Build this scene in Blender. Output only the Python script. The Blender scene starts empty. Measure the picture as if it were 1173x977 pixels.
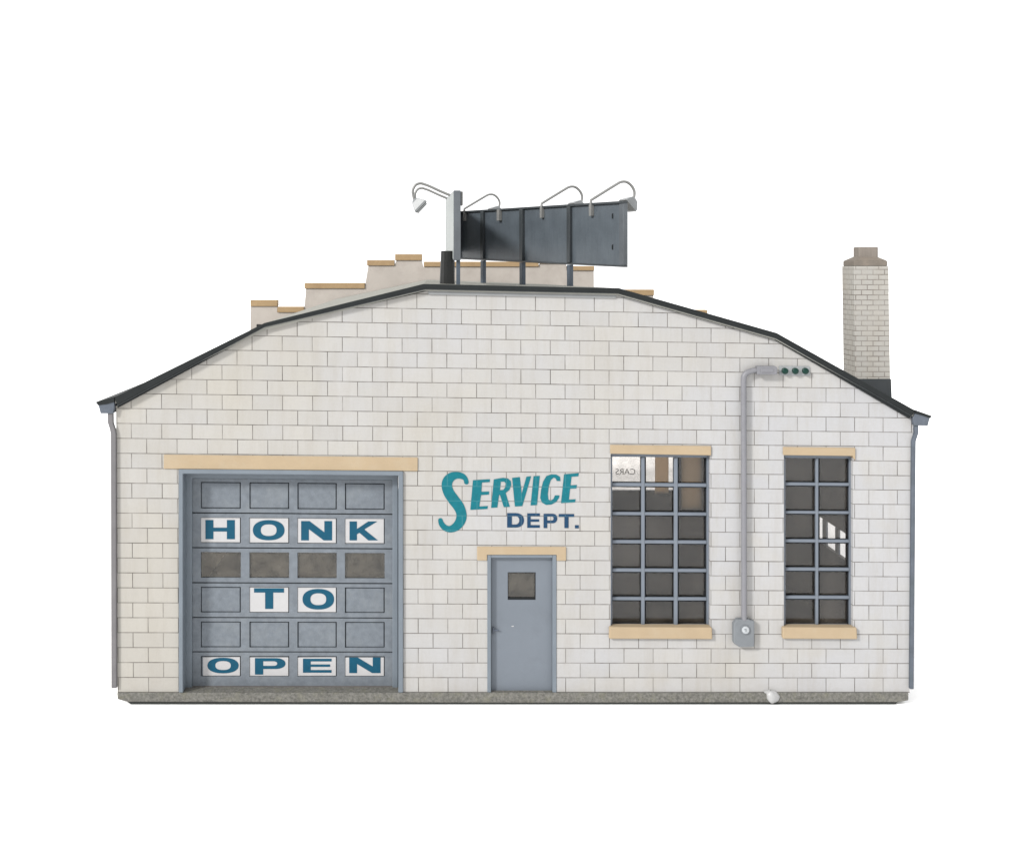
import bpy, bmesh, math, random
from mathutils import Vector
from mathutils.geometry import tessellate_polygon
random.seed(7)
scene = bpy.context.scene
col = scene.collection

# ------------------------------------------------------------------ units
# Everything is measured in "wall units" (x right, y down, z behind the front
# wall); 84 wall units = 1 m.  The eye stands at x=495, y=305, D in front.
SC, D, EX, EY = 84.0, 1250.0, 495.0, 305.0
GY = 806.0
def V3(x, y, z): return Vector(((x-590.0)/SC, z/SC, (GY-y)/SC))
def S(x, y, z):                       # sight-line measurement at depth z -> wall units
    k = (D+z)/D
    return (EX+(x-EX)*k, EY+(y-EY)*k)
def course(x): return 17.185-.000635*x
def warp(x, y, xr):                   # follow the block courses, measured at xr
    return 792.2-(792.2-y)/course(xr)*course(x)
def lat(x, y):                        # block lattice coordinates of the front wall
    s = course(x)
    v = (792.2-y)/s
    lean = 2.7*(v/19.0)*max(0, 1-(x-150)/650.0)
    xs = x+lean
    u = 13220.0/course(xs)-13220.0/course(187.7)
    return (u*2.0, v)

# ------------------------------------------------------------------ mesh builder
class M:
    def __init__(s): s.v, s.f, s.m, s.uv = [], [], [], {}
    def vert(s, x, y, z): s.v.append((x, y, z)); return len(s.v)-1
    def face(s, ids, m=0): s.f.append(tuple(ids)); s.m.append(m)
    def prism(s, poly, z0, z1, m=0, screen=False, holes=(), mf=None, zb=None):
        """poly (x,y) extruded from z0 back to z1; screen => measured at z0"""
        conv = (lambda p: S(p[0], p[1], z0)) if screen else (lambda p: p)
        loops = [[conv(p) for p in poly]]+[[conv(p) for p in h] for h in holes]
        tris = tessellate_polygon([[Vector((p[0], p[1], 0)) for p in l] for l in loops])
        flat = [p for l in loops for p in l]
        a = [s.vert(p[0], p[1], z0) for p in flat]
        if z1 is None:
            for t in tris: s.face([a[i] for i in t], m)
            return
        b = [s.vert(p[0], p[1], z1) for p in flat]
        if len(loops) == 1 and len(poly) == 4:
            s.face(a, m if mf is None else mf); s.face(b[::-1], m)
        else:
            for t in tris:
                s.face([a[i] for i in t], m if mf is None else mf)
                s.face([b[i] for i in t][::-1], m)
        o = 0
        for l in loops:
            n = len(l)
            for i in range(n):
                j = (i+1) % n
                s.face((a[o+i], a[o+j], b[o+j], b[o+i]), m)
            o += n
    def box(s, x0, y0, x1, y1, z0, z1, m=0, screen=False, mf=None):
        s.prism([(x0, y0), (x1, y0), (x1, y1), (x0, y1)], z0, z1, m, screen, mf=mf)
    def wbox(s, x0, y0, x1, y1, z0, z1, xr=None, m=0, mf=None):   # on the wall, follows courses
        xr = (x0+x1)/2 if xr is None else xr
        p = [(x0, warp(x0, y0, xr)), (x1, warp(x1, y0, xr)), (x1, warp(x1, y1, xr)), (x0, warp(x0, y1, xr))]
        s.prism(p, z0, z1, m, True, mf=mf)
    def tube(s, pts, r, n=10, m=0, cap=True):
        P = [Vector(p) for p in pts]
        rr = r if isinstance(r, (list, tuple)) else [r]*len(P)
        rings = []; up = None
        for i, p in enumerate(P):
            t = (P[min(i+1, len(P)-1)]-P[max(i-1, 0)]).normalized()
            if up is None:
                up = Vector((0, 0, 1)) if abs(t.z) < .9 else Vector((1, 0, 0))
            a = (up-t*up.dot(t)).normalized(); up = a
            b = t.cross(a)
            rings.append([s.vert(*(p+(a*math.cos(2*math.pi*k/n)+b*math.sin(2*math.pi*k/n))*rr[i])) for k in range(n)])
        for i in range(len(rings)-1):
            for k in range(n):
                q = (k+1) % n
                s.face((rings[i][k], rings[i][q], rings[i+1][q], rings[i+1][k]), m)
        if cap: s.face(rings[0][::-1], m); s.face(rings[-1], m)
    def build(s, name, mats, parent=None, bevel=0, smooth=False, uvfn=None, seg=1):
        me = bpy.data.meshes.new(name)
        me.from_pydata([V3(*p) for p in s.v], [], s.f)
        if not isinstance(mats, (list, tuple)): mats = [mats]
        for mt in mats: me.materials.append(mt)
        for p, mi in zip(me.polygons, s.m): p.material_index = mi; p.use_smooth = smooth
        if uvfn:
            uv = me.uv_layers.new(name='UVMap')
            for lp in me.loops:
                uv.data[lp.index].uv = uvfn(*s.v[lp.vertex_index])
        bm = bmesh.new(); bm.from_mesh(me)
        bmesh.ops.recalc_face_normals(bm, faces=bm.faces); bm.to_mesh(me); bm.free()
        o = bpy.data.objects.new(name, me); col.objects.link(o)
        if parent: o.parent = parent
        if smooth:
            try:
                md = o.modifiers.new('split', 'EDGE_SPLIT'); md.split_angle = math.radians(40)
            except Exception: pass
        if bevel:
            b = o.modifiers.new('bevel', 'BEVEL'); b.width = bevel/SC; b.segments = seg
            b.limit_method = 'ANGLE'; b.angle_limit = math.radians(35)
        return o
def tag(o, label=None, cat=None, group=None, kind=None):
    if label: o['label'] = label
    if cat: o['category'] = cat
    if group: o['group'] = group
    if kind: o['kind'] = kind
    return o
def empty(name, label, cat, group=None):
    o = bpy.data.objects.new(name, None); col.objects.link(o)
    o.empty_display_size = .3
    return tag(o, label, cat, group)

# ------------------------------------------------------------------ materials
def srgb(r, g, b, k=1.0):
    f = lambda c: (c/255/12.92 if c/255 <= .04045 else ((c/255+.055)/1.055)**2.4)*k
    return (f(r), f(g), f(b), 1)
def newmat(name):
    m = bpy.data.materials.new(name); m.use_nodes = True
    nt = m.node_tree; b = nt.nodes['Principled BSDF']
    return m, nt, nt.nodes, nt.links, b
def noise(nt, vec, scale, detail=4, rough=.6, sc3=None):
    n = nt.nodes.new('ShaderNodeTexNoise'); n.inputs['Scale'].default_value = scale
    n.inputs['Detail'].default_value = detail; n.inputs['Roughness'].default_value = rough
    if sc3:
        mp = nt.nodes.new('ShaderNodeMapping'); mp.inputs['Scale'].default_value = sc3
        nt.links.new(vec, mp.inputs['Vector']); vec = mp.outputs[0]
    nt.links.new(vec, n.inputs['Vector'])
    return n.outputs['Fac']
def ramp(nt, fac, a, b, ca=(0, 0, 0, 1), cb=(1, 1, 1, 1)):
    r = nt.nodes.new('ShaderNodeValToRGB'); e = r.color_ramp.elements
    e[0].position = a; e[1].position = b; e[0].color = ca; e[1].color = cb
    nt.links.new(fac, r.inputs['Fac']); return r.outputs['Color']
def mix(nt, fac, a, b, mode='MIX'):
    n = nt.nodes.new('ShaderNodeMix'); n.data_type = 'RGBA'; n.blend_type = mode
    if hasattr(fac, 'links') or hasattr(fac, 'is_linked'): nt.links.new(fac, n.inputs[0])
    else: n.inputs[0].default_value = fac
    for s, i in ((a, 6), (b, 7)):
        if isinstance(s, tuple): n.inputs[i].default_value = s
        else: nt.links.new(s, n.inputs[i])
    return n.outputs[2]
def math_(nt, op, a, b=None, c=None):
    n = nt.nodes.new('ShaderNodeMath'); n.operation = op
    for s, i in ((a, 0), (b, 1), (c, 2)):
        if s is None: continue
        if isinstance(s, (int, float)): n.inputs[i].default_value = s
        else: nt.links.new(s, n.inputs[i])
    return n.outputs[0]
def painted(name, c, var=.12, rough=.6, spec=.25, bump=.15, nscale=6, dirt=None, metal=0, streak=False, grain=60):
    m, nt, N, L, b = newmat(name)
    tc = N.new('ShaderNodeTexCoord'); g = tc.outputs['Object']
    n1 = noise(nt, g, nscale, 5)
    dk = tuple(x*(1-var) for x in c[:3])+(1,); lt = tuple(min(1, x*(1+var)) for x in c[:3])+(1,)
    cc = mix(nt, ramp(nt, n1, .3, .7), dk, lt)
    n2 = noise(nt, g, grain, 3)
    cc = mix(nt, math_(nt, 'MULTIPLY', n2, var*1.4), cc, tuple(x*.55 for x in c[:3])+(1,))
    if streak:
        n3 = noise(nt, g, 3, 5, .7, (9, 9, .6))
        cc = mix(nt, math_(nt, 'MULTIPLY', ramp(nt, n3, .48, .75), .45), cc, tuple(x*.5 for x in c[:3])+(1,))
    if dirt:
        n4 = noise(nt, g, 2.2, 6, .7)
        cc = mix(nt, math_(nt, 'MULTIPLY', ramp(nt, n4, .5, .75), .5), cc, dirt)
    L.new(cc, b.inputs['Base Color'])
    b.inputs['Roughness'].default_value = rough
    b.inputs['Specular IOR Level'].default_value = spec
    b.inputs['Metallic'].default_value = metal
    bp = N.new('ShaderNodeBump'); bp.inputs['Strength'].default_value = bump
    bp.inputs['Distance'].default_value = .006
    L.new(n2, bp.inputs['Height']); L.new(bp.outputs[0], b.inputs['Normal'])
    return m

def block_mat(name, base, warm, cool, joint, mortar=.028, bw=2.0, jstr=.8, stains=True):
    m, nt, N, L, b = newmat(name)
    uv = N.new('ShaderNodeUVMap'); uv.uv_map = 'UVMap'
    tc = N.new('ShaderNodeTexCoord'); g = tc.outputs['Object']
    br = N.new('ShaderNodeTexBrick')
    br.inputs['Scale'].default_value = 1; br.inputs['Brick Width'].default_value = bw
    br.inputs['Row Height'].default_value = 1; br.inputs['Mortar Size'].default_value = mortar
    br.inputs['Mortar Smooth'].default_value = .35; br.inputs['Bias'].default_value = 0
    br.offset = .5; br.offset_frequency = 2
    br.inputs['Color1'].default_value = (0, 0, 0, 1); br.inputs['Color2'].default_value = (1, 1, 1, 1)
    br.inputs['Mortar'].default_value = (.5, .5, .5, 1)
    L.new(uv.outputs[0], br.inputs['Vector'])
    rnd = br.outputs['Color']; fac = br.outputs['Fac']
    big = noise(nt, g, .55, 3)
    sx_ = N.new('ShaderNodeSeparateXYZ'); L.new(g, sx_.inputs[0])
    wf = math_(nt, 'ADD', math_(nt, 'MULTIPLY', sx_.outputs[0], -.085), .42)      # warm cream tone grows toward the left
    wf = math_(nt, 'ADD', wf, math_(nt, 'MULTIPLY', math_(nt, 'SUBTRACT', big, .5), 2.2))
    wf.node.use_clamp = True
    c = mix(nt, wf, cool, warm)
    c = mix(nt, .8, c, mix(nt, rnd, tuple(x*.955 for x in base[:3])+(1,), tuple(min(1, x*1.03) for x in base[:3])+(1,)), 'MIX') if False else c
    lt = mix(nt, rnd, (.962, .963, .965, 1), (1.025, 1.02, 1.01, 1))
    c = mix(nt, 1.0, c, lt, 'MULTIPLY')
    # occasional blocks more yellow
    yel = ramp(nt, noise(nt, g, 1.7, 2), .55, .68)
    c = mix(nt, math_(nt, 'MULTIPLY', yel, .25), c, tuple(a*f for a, f in zip(base[:3], (1.01, .98, .90)))+(1,))
    if stains:
        st = ramp(nt, noise(nt, g, 1.9, 7, .75, (2.4, 2.4, .4)), .46, .74)
        c = mix(nt, math_(nt, 'MULTIPLY', st, .38), c, tuple(a*f for a, f in zip(base[:3], (.74, .68, .59)))+(1,))
        # grime rising from the foot of the wall
        sp = N.new('ShaderNodeSeparateXYZ'); L.new(g, sp.inputs[0])
        h = math_(nt, 'ADD', math_(nt, 'MULTIPLY', sp.outputs[2], -2.2), 1.15)
        hh = math_(nt, 'MULTIPLY', ramp(nt, h, 0, 1), ramp(nt, noise(nt, g, 3.5, 5, .7), .35, .7))
        c = mix(nt, math_(nt, 'MULTIPLY', hh, .35), c, tuple(a*f for a, f in zip(base[:3], (.7, .64, .58)))+(1,))
        bh = ramp(nt, noise(nt, g, 3, 4, .7, (1.2, 1.2, 26)), .45, .7)
        c = mix(nt, math_(nt, 'MULTIPLY', bh, .07), c, tuple(a*.7 for a in base[:3])+(1,))
        fine = ramp(nt, noise(nt, g, 22, 4, .7), .35, .75)
        c = mix(nt, math_(nt, 'MULTIPLY', fine, .10), c, tuple(a*.6 for a in base[:3])+(1,))
    jm = math_(nt, 'MULTIPLY', fac, math_(nt, 'ADD', math_(nt, 'MULTIPLY', ramp(nt, noise(nt, g, 2.8, 3), .3, .65), .62), jstr-.58))
    c = mix(nt, jm, c, joint)
    L.new(c, b.inputs['Base Color'])
    b.inputs['Roughness'].default_value = .75; b.inputs['Specular IOR Level'].default_value = .15
    hgt = math_(nt, 'ADD', math_(nt, 'MULTIPLY', fac, -1.0), math_(nt, 'MULTIPLY', noise(nt, g, 45, 3), .22))
    bp = N.new('ShaderNodeBump'); bp.inputs['Strength'].default_value = .5; bp.inputs['Distance'].default_value = .008
    L.new(hgt, bp.inputs['Height']); L.new(bp.outputs[0], b.inputs['Normal'])
    return m

W = srgb(206, 205, 203, .49)
K = .48
mat_block = block_mat('painted_block', W, srgb(206, 202, 194, K*.98), srgb(208, 208, 210, K), srgb(108, 101, 94, .4), .029, 2.0, .92)
mat_parapet = painted('stucco', srgb(204, 196, 188, .56), .06, .9, .1, .3, 2.5, srgb(182, 172, 164, .52))
mat_brick = block_mat('whitewashed_brick', srgb(206, 200, 191, K*.93), srgb(206, 198, 186, K*.92), srgb(202, 199, 193, K*.92), srgb(112, 98, 88, .42), .09, 2.3, .72)
mat_tan = painted('tan_stone', srgb(206, 184, 152, .45), .05, .7, .2, .15, 3, srgb(210, 196, 172, .45))
mat_cap = painted('tan_coping', srgb(190, 162, 124, .52), .08, .7, .2, .15, 4, srgb(162, 130, 100, .5))
mat_roof = painted('roofing_felt', srgb(188, 187, 179, .44), .08, .9, .1, .3, 3, srgb(150, 150, 143, .5))
mat_dark = painted('dark_green_black_trim', srgb(46, 50, 51, .42), .15, .55, .14, .2, 5)
mat_trim2 = painted('grey_moulding', srgb(86, 92, 94, .36), .1, .55, .3, .1, 5)
mat_frieze = painted('frieze_grey', srgb(172, 174, 175, .44), .06, .7, .2, .1, 5)
mat_blue = painted('grey_blue_paint', srgb(132, 142, 152, .49), .07, .5, .3, .12, 3)
mat_sect = painted('grey_door_paint', srgb(124, 131, 139, .57), .14, .6, .2, .4, 12, srgb(146, 151, 154, .56), grain=70)
mat_groove = painted('door_groove', srgb(34, 38, 42, .4), .1, .7, .2, .1)
mat_steel = painted('window_steel', srgb(130, 139, 151, .47), .06, .45, .35, .1, 6)
mat_pipe = painted('grey_pipe', srgb(150, 150, 156, .44), .06, .45, .35, .1, 6)
mat_meter = painted('meter_grey', srgb(144, 149, 154, .44), .06, .5, .3, .1, 6)
mat_dial = painted('dial_white', srgb(205, 210, 214, .48), .1, .3, .5, .05, 20)
mat_gut = painted('gutter_blue', srgb(104, 112, 124, .46), .2, .4, .3, .2, 7, srgb(80, 96, 94, .42))
mat_spout = painted('spout_grey', srgb(118, 116, 118, .6), .1, .5, .3, .15, 5)
mat_board = painted('board_back', srgb(104, 113, 121, .5), .14, .4, .3, .12, 2.5, srgb(86, 94, 104, .42), streak=True)
mat_rib = painted('board_ribs', srgb(66, 72, 76, .5), .12, .45, .4, .1, 4)
mat_bpost = painted('board_posts', srgb(84, 96, 110, .5), .12, .45, .4, .1, 4)
mat_bedge = painted('board_edge', srgb(116, 122, 128, .42), .12, .4, .3, .1, 4, streak=True)
mat_face = painted('board_face', srgb(190, 198, 195, .36), .08, .4, .3, .1, 4, srgb(150, 162, 160, .36))
mat_arm = painted('lamp_arm', srgb(140, 140, 138, .6), .08, .45, .4, .05, 8)
mat_shade = painted('lamp_shade', srgb(176, 180, 182, .34), .1, .35, .4, .1, 14)
mat_shadein = painted('lamp_inner', srgb(150, 150, 150, .6), .1, .35, .4, .1, 14)
mat_vent = painted('vent_black', srgb(38, 40, 40, .42), .25, .45, .3, .3, 5, srgb(64, 62, 48, .42), streak=True)
mat_flash = painted('flashing_black', srgb(36, 42, 46, .6), .15, .4, .4, .2, 5)
mat_ccap = painted('chimney_cement', srgb(148, 139, 129, .42), .08, .8, .15, .25, 8, srgb(160, 146, 132, .6))
mat_pot = painted('flue_grey', srgb(140, 132, 124, .58), .08, .8, .15, .25, 8, streak=True)
mat_card = painted('white_card', srgb(218, 217, 218, .46), .03, .6, .2, .05, 8)
mat_ink = painted('blue_ink', srgb(0, 92, 122, .44), .08, .5, .2, .05, 10)
mat_green = painted('dark_green_glass', srgb(12, 66, 56, .4), .1, .35, .2, .05, 10)
mat_plate = painted('plate_pale', srgb(184, 188, 190, .44), .05, .5, .3, .05, 10)
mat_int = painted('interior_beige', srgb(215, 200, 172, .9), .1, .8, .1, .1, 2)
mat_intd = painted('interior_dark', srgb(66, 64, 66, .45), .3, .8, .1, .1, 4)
mat_floor = painted('interior_floor', srgb(118, 111, 106, .52), .3, .6, .3, .1, 1.1)
mat_tanpil = painted('interior_pillar', srgb(180, 152, 128, .62), .08, .7, .1, .1, 5)
mp_, nt, N, L, b = newmat('translucent_tan')  # translucent, so daylight from behind brightens the tan pillars
tl_ = N.new('ShaderNodeBsdfTranslucent'); tl_.inputs[0].default_value = srgb(216, 196, 168, 1.0)
mx_ = N.new('ShaderNodeMixShader'); mx_.inputs[0].default_value = .8; b.inputs['Base Color'].default_value = srgb(190, 165, 145, .8)
L.new(b.outputs[0], mx_.inputs[1]); L.new(tl_.outputs[0], mx_.inputs[2]); L.new(mx_.outputs[0], [q for q in N if q.type == 'OUTPUT_MATERIAL'][0].inputs[0])
mat_translucent = mp_
mat_translucent2 = mp_.copy(); mat_translucent2.name = 'translucent_brown'
for q in mat_translucent2.node_tree.nodes:
    if q.type == 'BSDF_TRANSLUCENT': q.inputs[0].default_value = srgb(196, 178, 154, .8)
    if q.type == 'BSDF_PRINCIPLED': q.inputs['Base Color'].default_value = srgb(196, 178, 154, .8)
mat_glue = painted('glue_white', srgb(208, 208, 208, .45), .04, .35, .4, .3, 20)
mat_handle = painted('handle_dark', srgb(78, 86, 100, .6), .1, .4, .5, .05, 20)
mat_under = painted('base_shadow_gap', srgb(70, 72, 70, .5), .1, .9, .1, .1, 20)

def teal_mat(name, c):
    m, nt, N, L, b = newmat(name)
    uv = N.new('ShaderNodeUVMap'); uv.uv_map = 'UVMap'
    tc = N.new('ShaderNodeTexCoord'); g = tc.outputs['Object']
    br = N.new('ShaderNodeTexBrick')
    for k, v in (('Scale', 1), ('Brick Width', 2), ('Row Height', 1), ('Mortar Size', .028), ('Mortar Smooth', .3), ('Bias', 0)):
        br.inputs[k].default_value = v
    br.offset = .5; br.offset_frequency = 2
    L.new(uv.outputs[0], br.inputs['Vector'])
    n = noise(nt, g, 14, 5, .7)
    cc = mix(nt, ramp(nt, n, .35, .75), tuple(x*.88 for x in c[:3])+(1,), tuple(x*1.14 for x in c[:3])+(1,))
    cc = mix(nt, ramp(nt, noise(nt, g, 30, 3, .8), .66, .8), cc, srgb(90, 175, 180, .62))
    cc = mix(nt, math_(nt, 'MULTIPLY', br.outputs['Fac'], .13), cc, srgb(150, 190, 190, .62))
    L.new(cc, b.inputs['Base Color']); b.inputs['Roughness'].default_value = .6
    b.inputs['Specular IOR Level'].default_value = .2
    return m
mat_teal = teal_mat('teal_paint', srgb(0, 124, 138, .46))
mat_navy = teal_mat('navy_paint', srgb(26, 74, 112, .42))

def base_mat():
    m, nt, N, L, b = newmat('cork_base')
    tc = N.new('ShaderNodeTexCoord'); g = tc.outputs['Object']
    c = mix(nt, ramp(nt, noise(nt, g, 26, 5, .8), .35, .65), srgb(100, 99, 95, .5), srgb(150, 148, 142, .5))
    c = mix(nt, math_(nt, 'MULTIPLY', ramp(nt, noise(nt, g, 7, 5, .7), .5, .7), .5), c, srgb(140, 138, 120, .52))
    vo = N.new('ShaderNodeTexVoronoi'); vo.inputs['Scale'].default_value = 30; L.new(g, vo.inputs['Vector'])
    c = mix(nt, math_(nt, 'MULTIPLY', ramp(nt, vo.outputs['Distance'], .1, .3, (1, 1, 1, 1), (0, 0, 0, 1)), .4), c, srgb(84, 82, 72, .6))
    L.new(c, b.inputs['Base Color']); b.inputs['Roughness'].default_value = .9
    b.inputs['Specular IOR Level'].default_value = .1
    bp = N.new('ShaderNodeBump'); bp.inputs['Strength'].default_value = .4; bp.inputs['Distance'].default_value = .01
    L.new(noise(nt, g, 40, 4, .7), bp.inputs['Height']); L.new(bp.outputs[0], b.inputs['Normal'])
    return m
mat_base = base_mat()

def glass_mat(name, tint, gloss=.06, haze=.1):
    m, nt, N, L, b = newmat(name)
    N.remove(b); out = [n for n in N if n.type == 'OUTPUT_MATERIAL'][0]
    tr = N.new('ShaderNodeBsdfTransparent'); tr.inputs[0].default_value = tint
    gl = N.new('ShaderNodeBsdfGlossy'); gl.inputs['Roughness'].default_value = .06
    df = N.new('ShaderNodeBsdfDiffuse'); df.inputs[0].default_value = srgb(150, 142, 130, .6)
    m1 = N.new('ShaderNodeMixShader'); m2 = N.new('ShaderNodeMixShader')
    tc = N.new('ShaderNodeTexCoord')
    hz = math_(nt, 'MULTIPLY', ramp(nt, noise(nt, tc.outputs['Object'], 3.5, 5, .7), .3, .8), haze)
    L.new(hz, m1.inputs[0]); L.new(tr.outputs[0], m1.inputs[1]); L.new(df.outputs[0], m1.inputs[2])
    m2.inputs[0].default_value = gloss
    L.new(m1.outputs[0], m2.inputs[1]); L.new(gl.outputs[0], m2.inputs[2])
    L.new(m2.outputs[0], out.inputs[0])
    return m
mat_glass = glass_mat('window_glass', (.93, .93, .93, 1), .028, .09)
mat_gfar = glass_mat('showroom_glass', (.84, .82, .80, 1), .03, .2)
mat_gdark = glass_mat('door_glass', (.8, .8, .78, 1), .035, .3)

gm, nt, N, L, b = newmat('white_sweep')
b.inputs['Base Color'].default_value = (.97, .97, .97, 1); b.inputs['Roughness'].default_value = 1
b.inputs['Specular IOR Level'].default_value = 0

# ------------------------------------------------------------------ setting
g = M(); gz = 806.0
g.v = [(-20000, gz, -6000), (20000, gz, -6000), (20000, gz, 20000), (-20000, gz, 20000)]; g.face((0, 1, 2, 3))
tag(g.build('ground', gm), 'plain white studio surface', None, None, 'structure')

# ------------------------------------------------------------------ the building
bld = empty('service_building', 'white block garage with grey overhead door of lettered cards and dark curved roof', 'building')
ZF = 928.0        # far (street) facade
T = [(131, 454.5), (303, 369.6), (485, 324.9), (709, 329.7), (890, 381), (1049, 470)]       # roof trim, upper edge
B1 = [(134, 464), (303, 373.4), (487, 330.3), (708, 335.0), (889, 386.4), (1045, 475.6)]
B2 = [(134.5, 467), (304, 375.7), (489, 333.2), (707, 337.8), (888, 389.2), (1042, 479.0)]

# front wall: a cut sheet with openings, thickened
holes = [(204.5, 537, 462, 800, 333), (558.5, 635.3, 637.3, 800, 598), (699.5, 519.5, 813.5, 718.5, 757), (898, 520.8, 977, 718.5, 938)]
bm = bmesh.new()
xs = sorted(set([128]+[h[0] for h in holes]+[h[2] for h in holes]+list(range(150, 1050, 25))+[1050]))
ys0 = sorted(set([320, 794]+list(range(340, 790, 25))+[519.5, 520.8, 537, 635.3, 718.5]))
def hy(x, y):
    if 537 <= y < 537.5 and x < 480: return warp(x, y, 333)
    return y
gridv = {}
for i, x in enumerate(xs):
    for j, y in enumerate(ys0): gridv[i, j] = bm.verts.new((x, hy(x, y), 0))
for i in range(len(xs)-1):
    for j in range(len(ys0)-1):
        cx, cy = (xs[i]+xs[i+1])/2, (ys0[j]+ys0[j+1])/2
        if any(h[0] < cx < h[2] and h[1] < cy < h[3] for h in holes): continue
        bm.faces.new([gridv[i, j], gridv[i+1, j], gridv[i+1, j+1], gridv[i, j+1]])
loose = [v for v in bm.verts if not v.link_faces]
bmesh.ops.delete(bm, geom=loose, context='VERTS')
def cut(p, q):        # keep the side to the right of p->q (y down)
    n = Vector((-(q[1]-p[1]), q[0]-p[0], 0))
    geom = bm.verts[:]+bm.edges[:]+bm.faces[:]
    bmesh.ops.bisect_plane(bm, geom=geom, plane_co=Vector((p[0], p[1], 0)), plane_no=-n, clear_outer=True)
for a, c in zip(B1[:-1], B1[1:]): cut(a, c)
cut((134.6, 793), (132.9, 460)); cut((1046, 470), (1042, 793))
cut((1050, 793), (120, 793))
r = bmesh.ops.extrude_face_region(bm, geom=bm.faces[:])
bmesh.ops.translate(bm, verts=[e for e in r['geom'] if isinstance(e, bmesh.types.BMVert)], vec=(0, 0, 15))
bmesh.ops.recalc_face_normals(bm, faces=bm.faces)
uvl = bm.loops.layers.uv.new('UVMap')
for f in bm.faces:
    f.material_index = 1 if f.calc_center_median().z > 14.9 else 0
    for lp in f.loops: lp[uvl].uv = lat(lp.vert.co.x, lp.vert.co.y)
for v in bm.verts: v.co = V3(*v.co)
bmesh.ops.recalc_face_normals(bm, faces=bm.faces)
me = bpy.data.meshes.new('front_wall'); bm.to_mesh(me); bm.free()
me.materials.append(mat_block); me.materials.append(mat_int)
o = bpy.data.objects.new('wall', me); col.objects.link(o); o.parent = bld
tag(o, 'white painted block wall with doors and windows')

# side walls
m = M(); m.box(133.5, 467, 143, 792.8, 15.2, ZF-.2, 0)
def uvside(x, y, z): return (z/17.0, (792.2-y)/17.0)
m.build('wall', [mat_block], bld, uvfn=uvside)
lin = M(); lin.box(143.2, 455, 144, 792.6, 15.5, ZF-.5, 0); lin.build('wall_lining', mat_int, bld)
m = M()
def sidebox(x0, x1, y0, y1, z0, z1): m.box(x0, y0, x1, y1, z0, z1)
sidebox(1038, 1042.5, 481, 654, 15.2, ZF-.2); sidebox(1038, 1042.5, 690.5, 792.8, 15.2, ZF-.2)
sidebox(1038, 1042.5, 654, 690.5, 15.2, 182); sidebox(1038, 1042.5, 654, 690.5, 300, ZF-.2)
m.build('wall', [mat_block], bld, uvfn=uvside)
w = M(); w.box(1039, 654, 1041, 656, 182, 300)
sw = w.build('window', mat_steel, bld, bevel=.2); tag(sw, 'narrow side window high in the right wall')
for z0, z1 in ((209.6, 222), (255, 270)):
    w = M(); w.box(1038.6, 656.1, 1041, 690.5, z0, z1); w.build('mullion', mat_steel, sw)
w = M(); w.v = [(1041.5, 654, 182), (1041.5, 654, 300), (1041.5, 690.5, 300), (1041.5, 690.5, 182)]; w.face((0, 1, 2, 3))
w.build('pane', mat_gfar, sw)
m = M()
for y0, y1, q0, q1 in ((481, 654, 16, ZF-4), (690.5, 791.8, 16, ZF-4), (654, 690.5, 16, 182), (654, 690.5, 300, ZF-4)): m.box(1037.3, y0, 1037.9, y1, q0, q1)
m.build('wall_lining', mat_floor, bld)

# interior floor
m = M(); m.box(143, 792, 1034, 793.2, 15.3, ZF-.3); m.build('floor', mat_floor, bld)

# roof slab
dys = [2, 0, 6, 10, 8, 4]
rt = [S(x, y, -8) for x, y in T]
m = M(); n = len(rt)
prev = None
Zs = [-4.5, ZF-1]
rings = []
for zi, z in enumerate(Zs):
    up = [(x, y+.25+(dys[i] if zi else 0), z) for i, (x, y) in enumerate(rt)]
    dn = [(x, y+8+(dys[i] if zi else 0), z) for i, (x, y) in enumerate(rt)]
    rings.append(([m.vert(*p) for p in up], [m.vert(*p) for p in dn]))
(u0, d0), (u1, d1) = rings
for i in range(n-1):
    m.face((u0[i], u0[i+1], u1[i+1], u1[i])); m.face((d0[i], d0[i+1], d1[i+1], d1[i]))
    m.face((u0[i], u0[i+1], d0[i+1], d0[i])); m.face((u1[i], u1[i+1], d1[i+1], d1[i]))
m.face((u0[0], d0[0], d1[0], u1[0])); m.face((u0[-1], d0[-1], d1[-1], u1[-1]))
roof = m.build('roof', mat_roof, bld); tag(roof, 'five sided curved roof with pale felt top')
m = M()
m.prism([(x, y) for x, y in T]+[(x, y) for x, y in B1[::-1]], -8, -4.6, 0, True)
m.build('roof_trim', mat_dark, roof, bevel=.7)
m = M()
m.prism([(x, y-1.2) for x, y in B1]+B2[::-1], -4.4, -.3, 0, True)
m.build('roof_moulding', mat_dark, roof, bevel=.6)
m = M()
mid1 = [(x, y-.6) for x, y in B1]; mid2 = [(x, y+1.1) for x, y in B1]
m.prism(mid1+mid2[::-1], -6.0, -4.2, 0, True)
m.build('roof_bead', mat_trim2, roof, bevel=.3)
m = M()
m.prism([(490, 332.8), (706, 337.4), (705, 341.2), (491, 336.9)], -2, -.2, 0, True)
m.build('frieze_board', mat_frieze, roof)

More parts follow.
